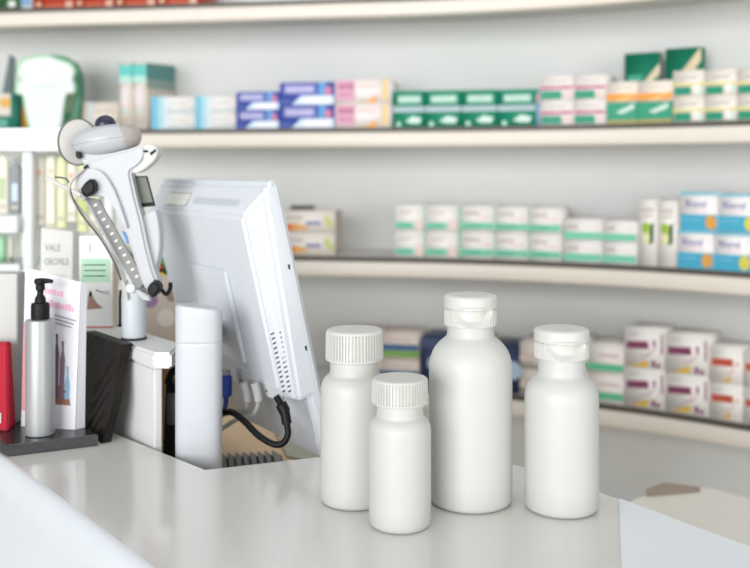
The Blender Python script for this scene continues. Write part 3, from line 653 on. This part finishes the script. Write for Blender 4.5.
# things in the recess
b = MB(); a = P(157, 368, 1.24); b.box((a.x, 1.24, DZ+.0004), (a.x+.045, 1.27, a.z), mat('kraft', (186, 142, 92), .7), .001)
tag(b.build('cardboard_box'), 'brown cardboard box behind the black terminal in the recess', 'box')
t = thing('card_terminal', (P(168, 0, 1.16).x, 1.165, DZ), 'black card terminal standing between the riser and the post', 'terminal')
b = MB(); a = P(161.5, 386, 1.15); c = P(180, 386, 1.15); b.hexa([(a.x, 1.15, DZ+.0004), (c.x, 1.15, DZ+.0004), (c.x, 1.185, DZ+.0004), (a.x, 1.185, DZ+.0004), (a.x+.003, 1.158, a.z), (c.x, 1.158, a.z), (c.x, 1.178, a.z+.004), (a.x+.003, 1.178, a.z+.004)], BLACK, .003); b.build('terminal_body', t)
b = MB(); e = P(171, 400, 1.149); b.box((e.x-.005, 1.1475, e.z-.03), (e.x+.008, 1.153, e.z+.008), mat('terminal_grey', (86, 86, 88), .3), .001); b.build('reader_slot', t)
b = MB(); b.tube([P(168, 384, 1.166), P(171, 374, 1.166), P(177, 368, 1.166), P(183, 366, 1.166)], .0045, BLACK, 10); b.build('handset_cord', t)

# ------------------------------------------------------------------ granite tray and things on it
N_ = G(8, 457); Rr = G(98, 446); al = Vector((-.68, .73, 0))
BL = N_+al*.125; BR = Rr+L_*.1-Bv*.004
GT = .0134; TZ = CT+GT
gm = mat('granite', (44, 44, 48), .25, noise=.9, scale=300)
b = MB(); b.prism([(p.x, p.y, CT+.0002) for p in (N_, Rr, BR, BL)], (0, 0, GT-.0002), gm, .0008, 2)
tag(b.build('granite_tray'), 'dark speckled granite slab on the counter under the pump bottle', 'tray')
# silver pump bottle
px_, dS = 40.3, 1.103; xs = (px_-375)/F*dS
t = thing('pump_bottle', (xs, dS, TZ), 'silver pump bottle with black nozzle on the granite slab', 'bottle')
M = Matrix.Translation((xs, dS, TZ+.0002)); r = 14.3*dS/F; hb = .1335
b = MB(); b.lathe([(r*.9, 0), (r*.98, .0008), (r, .003), (r, hb-.003), (r*.96, hb-.0008), (r*.7, hb)], SILVER, 48, M); b.build('bottle_body', t)
b = MB(); rc = 8.8*dS/F
def cr_(a, rr, z): return rr*(1+.02*math.sin(a*24)) if hb+.002 < z < hb+.017 and rr > rc*.9 else rr
b.lathe([(rc, hb+.0003), (rc, hb+.0025), (rc, hb+.016), (rc*.95, hb+.0185), (rc*.62, hb+.0195), (rc*.6, hb+.024), (rc*.36, hb+.028), (rc*.34, hb+.032)], BLACK, 72, M, cr_); b.build('collar', t)
b = MB(); b.lathe([(rc*.32, hb+.0322), (rc*.5, hb+.034), (rc*.5, hb+.040), (rc*.66, hb+.042), (rc*.66, hb+.0455), (rc*.5, hb+.047)], BLACK, 32, M)
tp = Vector((xs, dS, TZ+hb+.0435)); b.tube([tp, tp+Vector((.008, -.001, .001)), tp+Vector((.0148, -.002, .0004))], lambda q: .0036-.0014*q, BLACK, 12)
b.build('pump_head', t)
# brochure (folded card standing upright)
t = thing('brochure', G(52, 430, TZ), 'white folded brochure with pink title behind the silver pump bottle', 'brochure')
a0 = Vector(((21-375)/F*1.135, 1.135, TZ+.0003)); a1 = Vector(((75-375)/F*1.120, 1.120, TZ+.0003)); a2 = a1+Vector((.0085, .010, 0)); 
hl = P(21, 268, 1.135).z-TZ; hr = P(79, 283, 1.12).z-TZ; lean = Vector((.0028, .006, 0))
up0 = a0+lean+Vector((0, 0, hl)); up1 = a1+lean+Vector((.002, 0, hr)); up2 = a2+lean*.5+Vector((0, 0, hr-.003))
PAP = mat('paper_white', (222, 222, 228), .5)
th = Vector((0, .0008, 0))
b = MB(); b.hexa([a0, a1, a1+th, a0+th, up0, up1, up1+th, up0+th], PAP)
exb = (a1-a0)
def br(u, v): 
    lo = a0.lerp(a1, u); hi = up0.lerp(up1, u); return lo.lerp(hi, v)+Vector((0, -.0005, 0))
pk = col((232, 176, 200)); gr_ = col((120, 120, 130))
def smear(mb, fn, x0, z0, x1, z1, m, seed):       # a word too blurred to read: uneven letter-like strokes
    rn = random.Random(seed); u = x0; h_ = z1-z0
    while u < x1-.01:
        e = min(x1, u+.03+.035*rn.random()); lo = z0+h_*.1*rn.random(); hi = z1-h_*(.35*rn.random() if u > x0 else 0)
        mb.face([fn(u, lo), fn(e, lo), fn(e, hi), fn(u, hi)], m); u = e+.014
smear(b, br, .30, .868, .70, .912, pk, 4); smear(b, br, .24, .80, .40, .86, pk, 8); smear(b, br, .46, .785, .92, .835, pk, 5)
for k in range(3): b.face([br(.55, .745-.025*k), br(.95-.04*k, .735-.025*k), br(.95-.04*k, .728-.025*k), br(.55, .738-.025*k)], gr_)
b.face([br(.0, .1), br(.10, .1), br(.10, .62), br(0, .66)], col((214, 150, 160)))
for u, c_, z0, z1 in ((.62, (104, 90, 100), .2, .62), (.73, (136, 110, 130), .2, .58), (.83, (134, 176, 204), .2, .42)):
    b.face([br(u-.045, z0), br(u+.045, z0), br(u+.045, z1-.12), br(u+.015, z1-.06), br(u+.015, z1), br(u-.03, z1), br(u-.015, z1-.06), br(u-.045, z1-.12)], col(c_))
b.face([br(.58, .16), br(.9, .16), br(.86, .24), br(.62, .3)], col((150, 104, 84)))
b.build('front_leaf', t)
b = MB(); b.hexa([a1+Vector((.0004, .0004, 0)), a2, a2+th, a1+Vector((.0004, .0012, 0)), up1+Vector((.0004, .0004, 0)), up2, up2+th, up1+Vector((.0004, .0012, 0))], PAP); b.build('back_leaf', t)
# grey box and red tube at far left
t = thing('grey_box', (P(8, 0, 1.165).x, 1.165, TZ), 'grey upright box at the left edge behind the red packet', 'box')
a = P(-34, 274, 1.15); c = P(17, 274, 1.15); b = MB(); b.box((a.x, 1.1505, TZ+.0003), (c.x, 1.178, c.z), mat('box_grey', (192, 192, 188), .5), .001); b.build('box_body', t)
e = P(11, 395, 1.15); b = MB(); b.box((e.x-.002, 1.149, e.z-.008), (e.x+.003, 1.1508, e.z+.008), DARK, .0004); b.build('thumb_slot', t)
t = thing('red_packet', (P(-6, 0, 1.10).x, 1.105, TZ), 'crimson red packet with white label at the left edge of the photo', 'packet')
a = P(-22, 344, 1.115); c = P(7, 344, 1.115); b = MB(); b.hexa([(a.x, 1.1155, TZ+.0003), (c.x+.001, 1.1155, TZ+.0003), (c.x+.001, 1.14, TZ+.0003), (a.x, 1.14, TZ+.0003), (a.x+.002, 1.121, a.z), (c.x-.002, 1.121, a.z), (c.x-.002, 1.134, a.z), (a.x+.002, 1.134, a.z)], mat('crimson', (172, 10, 42), .5, spec=.2), .0015); b.build('packet_body', t)
e = P(-5, 418, 1.115); b = MB(); b.box((e.x-.012, 1.1146, e.z-.006), (e.x+.007, 1.1157, e.z+.006), PAP, .0003); b.build('label_patch', t)
# black carved plank leaning against the riser
wd_ = mat('dark_wood', (28, 24, 21), .5, noise=.5, scale=70, bump=.5, spec=.2)
bb = bmesh.new(); nx, nz = 56, 40
p0 = Vector((-.3130, 1.1125, CT+.0003)); LW = .115; HT = .1135
leanv = Bv*.0258
g = []
for side_ in (0, 1):
    rows = []
    for j in range(nz+1):
        v = j/nz; row = []
        for i in range(nx+1):
            u = i/nx
            q_ = v-(.86-.75*u+.07*math.sin(11*u)); wv = .0016*(1/(1+math.exp(-26*q_)))+.0005*math.sin(34*q_)*(1 if q_ < 0 else .3)+.00025*math.sin(70*q_+6*u)
            edge = .004*math.sin(9*v+1)*(1-u)*.7 if i == 0 else 0
            p = p0+L_*(LW*u+edge)+leanv*v+Vector((0, 0, HT*v))
            p += (-Bv)*(wv if side_ == 0 else 0)+(Bv*.011 if side_ else Vector((0, 0, 0)))-Bv*.006
            row.append(bb.verts.new(p))
        rows.append(row)
    for j in range(nz):
        for i in range(nx): bb.faces.new((rows[j][i], rows[j][i+1], rows[j+1][i+1], rows[j+1][i]))
    g.append(rows)
def strip(A_, B2):
    for i in range(len(A_)-1): bb.faces.new((A_[i], A_[i+1], B2[i+1], B2[i]))
strip(g[0][0], g[1][0]); strip(g[0][-1], g[1][-1]); strip([r[0] for r in g[0]], [r[0] for r in g[1]]); strip([r[-1] for r in g[0]], [r[-1] for r in g[1]])
b = MB(); b.merge(bb, wd_); tag(b.build('carved_plank', angle=50), 'black carved wooden board with wavy grain leaning on the white stand', 'board')

# ------------------------------------------------------------------ cards standing on the riser
t = thing('notice_card', (P(57, 0, 1.4).x, 1.4, RZ), 'white upright card with grey lettering standing behind the brochure', 'card')
a = P(40, 228, 1.38); c = P(72, 232, 1.38); b = MB()
b.hexa([(a.x, 1.38, RZ+.0003), (c.x, 1.38, RZ+.0003), (c.x+.008, 1.40, RZ+.0003), (a.x, 1.40, RZ+.0003), (a.x, 1.384, a.z), (c.x, 1.384, c.z), (c.x+.006, 1.398, c.z), (a.x, 1.398, a.z)], mat('card_cream', (218, 217, 212), .6), .0006)
def cf(u, v): return Vector((a.x+(c.x-a.x)*u, 1.3795+.004*v, RZ+(a.z-RZ)*v))
gt = col((138, 137, 134))
put_text(b, 'VALE', cf, .14, .73, .62, .81, gt); put_text(b, 'OROFILE', cf, .12, .57, .88, .65, gt)
for k in range(2): b.face([cf(.14, .46-.06*k), cf(.8-.1*k, .46-.06*k), cf(.8-.1*k, .435-.06*k), cf(.14, .435-.06*k)], col((196, 196, 192)))
b.build('card_body', t)
t = thing('product_box', (P(95, 0, 1.27).x, 1.27, RZ), 'white product box with green panel and brown figure behind the scanner cables', 'box')
a = P(79, 236, 1.262); c = P(112.5, 240, 1.262); b = MB(); b.box((a.x, 1.2625, RZ+.0003), (c.x, 1.29, a.z), mat('box_white', (238, 240, 236), .5), .0006)
def pf(u, v): return Vector((a.x+(c.x-a.x)*u, 1.2620, RZ+(a.z-RZ)*v))
b.face([pf(.06, .50), pf(.92, .50), pf(.92, .75), pf(.06, .75)], col((186, 226, 194)))
for k in range(3): b.face([pf(.14, .69-.06*k), pf(.8, .69-.06*k), pf(.8, .68-.06*k), pf(.14, .68-.06*k)], col((160, 206, 172)))
b.face([pf(.05, .0), pf(1, .0), pf(1, .018), pf(.05, .018)], col((206, 120, 104)))
b.face([pf(.24, .22), pf(.3, .38), pf(.36, .39), pf(.42, .33), pf(.56, .26), pf(.72, .215), pf(.24, .20)], col((168, 128, 108)))
b.face([pf(.3, .34), pf(.31, .40), pf(.37, .40), pf(.39, .35)], col((96, 70, 60)))
b.face([pf(.5, .42), pf(.9, .36), pf(.9, .405), pf(.5, .405)], col((206, 206, 204))); b.face([pf(.3, .82), pf(.36, .82), pf(.36, .92), pf(.3, .92)], col((186, 198, 220)))
b.build('box_body', t)
b = MB(); b.box((c.x+.0001, 1.2635, RZ+.002), (c.x+.0006, 1.289, a.z-.002), col((222, 208, 186))); b.build('side_face', t)
b = MB(); a = P(146, 258, 1.60); c = P(186, 258, 1.60); b.box((a.x, 1.60, DZ+.0004), (c.x, 1.66, a.z), mat('packet_beige', (200, 190, 180), .5), .001)
for x, y, r_, c_ in ((159, 268, 5, (190, 70, 60)), (164, 262, 5, (100, 150, 70)), (162, 273, 4, (226, 190, 70)), (167, 270, 5, (70, 120, 60)), (150, 300, 8, (150, 120, 160)), (166, 318, 9, (226, 220, 214)), (172, 296, 6, (150, 130, 110))):
    p = P(x, y, 1.5995); r_ *= 1.6/F
    b.face([(p.x+r_*math.cos(k*.6283), p.y, p.z+r_*math.sin(k*.6283)) for k in range(10)], col(c_))
tag(b.build('spotted_carton'), 'beige carton with colourful spots between scanner and monitor', 'carton')

# ------------------------------------------------------------------ barcode scanner on its stand
SD = 1.18
bz = Vector(((134-375)/F*SD, SD, RZ))
SC = thing('barcode_scanner', bz, 'white handheld barcode scanner resting in its pole stand', 'scanner')
SWH = mat('scanner_white', (182, 185, 189), .35)
s = SD/F
def ol(pts, d, thick, m, bev, name, smooth=4, sg=4, parent=None):
    pp = spline([Vector((x, y, 0)) for x, y in pts], smooth, True) if smooth else [Vector((x, y, 0)) for x, y in pts]
    b = MB(); b.prism([P(p.x, p.y, d) for p in pp], (0, thick, 0), m, bev, sg)
    return sub(b, name, parent, 45) if parent else b.build(name, SC, angle=45)
M = Matrix.Translation(bz); hb = (336-278)*s
b = MB(); b.lathe([(11.9*s, .003), (12*s, .0045), (12*s, hb-.008), (11.6*s, hb-.003), (10*s, hb), (7*s, hb+.0012), (2*s, hb+.0016)], mat('pole_white', (196, 202, 206), .35), 48, M); b.build('pole', SC)
b = MB(); b.lathe([(12.6*s, .0004), (12.6*s, .003)], DARK, 40, M); b.build('foot_ring', SC)
b = MB(); kc = P(131, 288, SD-.0155); b.lathe([(5*s, 0), (5*s, .003), (4*s, .004)], mat('pole_white', (196, 202, 206), .35), 28, Matrix.Translation(kc) @ Matrix.Rotation(math.pi/2, 4, 'X')); b.build('pivot_knob', SC)
# perforated arm with white flange
arm = ol([(85.5, 197), (99, 200), (146, 282), (137, 290)], SD-.0175, .004, mat('arm_grey', (128, 128, 126), .45), .0006, 'perforated_arm', 0)
b = MB()
for k in range(11):
    q = .06+k*.085; x = 92.5+(141-92.5)*q; y = 200+(284-200)*q
    c_ = P(x, y, SD-.0179)
    b.face([c_+Vector((.0026*math.cos(j*.6)*.9, 0, .0016*math.sin(j*.6)+.0008*math.cos(j*.6))) for j in range(10)], col((226, 226, 222)))
sub(b, 'arm_holes', arm)
ol([(82, 195), (85.5, 196), (137, 289), (149, 296), (150, 301), (143, 300), (133, 291)], SD-.016, .010, SWH, .001, 'arm_flange', 0)
# scanner body: head, nozzle and handle in one piece
ol([(86, 166), (96, 158), (112, 153), (128, 149), (143, 144.5), (146, 150), (144, 160), (137, 168), (131, 172), (132, 181), (137, 203), (142, 222), (147, 246), (152, 266), (157, 281), (156, 288), (149, 291), (144, 287), (139, 275), (132, 253), (124, 229), (117, 206), (110, 192), (101, 180), (91, 173)], SD-.022, .030, SWH, .009, 'scanner_body', 4, 5)
ol([(143, 146), (150, 145), (156, 147.5), (157.5, 153), (154, 160), (147, 167), (139, 172), (132, 172.5), (137, 166), (143, 160), (141, 153)], SD-.020, .026, mat('nozzle_grey', (196, 196, 192), .35), .005, 'nozzle', 4, 4)
ol([(149.5, 153), (155, 149), (156, 151), (151, 155.5)], SD-.0215, .004, BLACK, .0006, 'scan_button', 0)
ol([(142.5, 150.5), (147.5, 150), (147.5, 152), (143.5, 152.5)], SD-.0225, .006, BLACK, .0006, 'scan_button', 0)
# holder cup around the grip
ol([(76, 180), (80, 172), (89, 168.5), (99, 170.5), (107, 178), (114, 190), (121, 208), (127, 228), (121, 222), (112, 205), (104, 197), (94, 195), (84, 197), (78, 190)], SD-.028, .042, SWH, .008, 'holder_cup', 4, 5)
# grip bulge on the far side
ol([(141, 219), (148, 214), (155, 211), (158, 222), (159.5, 236), (159, 251), (156, 266), (153, 277), (150, 268), (146, 247)], SD-.010, .026, SWH, .008, 'trigger_grip', 4, 4)
# screen
scr = ol([(131.8, 176), (146.5, 176), (154.6, 206), (140.5, 207.5)], SD-.002, .006, BLACK, .0006, 'display_panel', 0)
ol([(133, 177.2), (146, 177.2), (152.8, 202), (140.2, 203.2)], SD-.0026, .002, mat('lcd', (84, 88, 70), .35), 0, 'display_glass', 0, 4, scr)
# hood (flattened dome lying over the head)
hc = P(106.5, 140.8, SD+.004); Mh = Matrix.Translation(hc) @ Matrix.Rotation(math.radians(-9), 4, 'Y')
rx = 35*s; pr = []
for i in range(25):
    a = -math.pi/2+math.pi*i/24; c_, z_ = math.cos(a), math.sin(a)
    pr.append((max(.0006, rx*abs(c_)**.66), 15.5*s*z_*(1.0 if z_ > 0 else .98)))
b = MB(); b.lathe(pr, SWH, 56, Mh @ Matrix.Diagonal((1, .62, 1, 1))); hood = b.build('hood', SC, angle=60)
b = MB(); b.lathe([(rx*1.003, -.0004), (rx*1.006, 0), (rx*1.003, .0004)], mat('seam', (150, 154, 158), .5), 56, Mh @ Matrix.Diagonal((1, .625, 1, 1)), cap=False); sub(b, 'hood_seam', hood)
b = MB(); b.lathe([(r_*1.012, z_*1.012) for r_, z_ in pr], mat('window_taupe', (172, 166, 159), .3), 56)
bmesh.ops.delete(b.bm, geom=[f for f in b.bm.faces if f.calc_center_median().x+.15*f.calc_center_median().z < rx*.60], context='FACES')
bmesh.ops.transform(b.bm, matrix=Mh @ Matrix.Diagonal((1, .63, 1, 1)), verts=b.bm.verts); sub(b, 'scan_window', hood, 60)
# neck under the hood
ol([(80, 153), (96, 155), (118, 152), (128, 150), (112, 157), (98, 163), (88, 168), (83, 162)], SD-.012, .026, SWH, .004, 'neck', 3)
# round disc at the left, dark ball behind
dc = P(78.5, 142, SD+.03)
Md = Matrix.Translation(dc) @ Matrix.Rotation(math.radians(52), 4, 'Z') @ Matrix.Rotation(math.radians(90), 4, 'X')
b = MB(); b.lathe([(22.5*s, -.0012), (23.6*s, 0), (22.5*s, .0012)], mat('disc_grey', (240, 238, 233), .4), 56, Md); disc = b.build('round_reflector', SC)
b = MB(); b.lathe([(23.5*s, -.0014), (24.3*s, -.0014), (24.3*s, .0014), (23.5*s, .0014)], mat('disc_rim', (120, 118, 114), .4), 56, Md, cap=False); sub(b, 'rim', disc)
b = MB(); b.ball(P(105.5, 125, SD+.025), 10.8*s, mat('navy', (40, 42, 66), .3), (1, 1, .95)); b.build('knob_ball', SC)
# black clamp knobs
ol([(80, 189), (89, 179), (94, 182), (95.5, 187), (94, 193), (85, 197)], SD-.040, .014, BLACK, .003, 'clamp_knob', 2, 3)
ol([(146.5, 289), (153, 281), (159, 284), (160, 290), (153, 298), (149, 295)], SD-.034, .018, BLACK, .003, 'clamp_knob', 2, 3)
ol([(76, 151), (80.5, 153), (81, 157), (78, 159), (75.5, 156)], SD-.02, .006, BLACK, .001, 'grommet', 2)
ol([(84, 166), (87.5, 164), (87, 167), (83, 171), (79, 174)], SD-.026, .004, BLACK, .0006, 'clip', 0)
ol([(79, 193), (83, 189), (86, 198), (82, 201)], SD-.030, .012, SWH, .001, 'bracket', 0)
ol([(121.5, 231), (125, 233), (129, 242), (127, 244)], SD-.0125, .004, mat('bluespot', (60, 140, 200), .4), .0004, 'blue_tab', 0)
b = MB(); b.tube([P(160, 288, SD-.02), P(166, 294, SD-.018), P(170, 289, SD-.012), P(170.5, 283, SD-.008)], .0026, BLACK, 10); b.build('clip_spring', SC)
# cables of the scanner
CW = mat('cable_white', (214, 212, 206), .4)
t = SC
b = MB(); b.tube([P(47, 178, SD-.01), P(58, 184, SD-.02), P(70, 190, SD-.035), P(81, 196, SD-.045)], .0026, CW, 10); b.build('stiff_lead', t)
b = MB(); b.tube([P(84, 169, SD-.03), P(76, 175, SD-.034), P(70.5, 183, SD-.036), P(69.5, 192, SD-.038), P(75, 203, SD-.036), P(88, 219, SD-.032), P(103, 240, SD-.028), P(116, 264, SD-.024), P(124, 285, SD-.018), P(127, 300, SD-.020)], .0021, mat('cable_beige', (196, 192, 180), .4), 10); b.build('loop_cord', t)
b = MB(); b.tube([P(55, 177, SD), P(63, 178, SD-.02), P(68, 181, SD-.03), P(72, 196, SD-.042), P(82, 215, SD-.038), P(100, 238, SD-.034), P(114, 262, SD-.029), P(121, 280, SD-.022)], .0010, mat('wire_dark', (70, 70, 70), .5), 8); b.build('thin_wire', t)
b = MB(); b.tube([P(120.5, 290, SD+.002), P(120, 300, SD), P(120, 314, SD-.002), P(120, 325, SD-.002)], .0017, BLACK, 8)
b.ball(P(120, 325, SD-.003), .0028, BLACK); b.build('plug_end', t)

# ------------------------------------------------------------------ light
w = bpy.data.worlds.new('daylight'); bpy.context.scene.world = w; w.use_nodes = True
bg = w.node_tree.nodes['Background']; bg.inputs[0].default_value = (.96, .98, 1.0, 1); bg.inputs[1].default_value = .44
def area(name, loc, rot, sx, sy, p, c=(1, 1, 1)):
    l = bpy.data.lights.new(name, 'AREA'); l.shape = 'RECTANGLE'; l.size = sx; l.size_y = sy; l.energy = p; l.color = c
    o = bpy.data.objects.new(name, l); C.objects.link(o); o.location = loc; o.rotation_euler = [math.radians(a) for a in rot]; return o
area('overhead_fill', (.2, 1.0, 2.9), (0, 0, 0), 2.4, 1.2, 10, (1, .97, .93))  # added soft light from above, stands for no visible lamp
area('front_fill', (-2.6, -5.0, 2.0), (86, 0, -22), 5.0, 3.2, 430, (.97, .985, 1))  # added fill behind the camera to brighten wall and shelves, no real window
area('right_fill', (3.6, -4.4, 1.7), (88, 0, 26), 3.0, 2.8, 115, (1, .985, .96))  # second added fill, from the right, lifts the dim lower shelves

# ------------------------------------------------------------------ camera
cam = bpy.data.cameras.new('camera'); co = bpy.data.objects.new('camera', cam); C.objects.link(co)
co.location = (0, 0, CZ); co.rotation_euler = (math.radians(90), 0, 0)
cam.sensor_width = 36; cam.lens = 36*F/750; cam.shift_y = -(284-HZ)/750; cam.clip_start = .05
cam.dof.use_dof = True; cam.dof.focus_distance = .965; A_mm = 9.2; cam.dof.aperture_fstop = cam.lens/A_mm
bpy.context.scene.camera = co
sc = bpy.context.scene
sc.view_settings.view_transform = 'Standard'; sc.view_settings.look = 'None'; sc.view_settings.gamma = 1
sc.view_settings.exposure = 0; sc.view_settings.use_curve_mapping = False
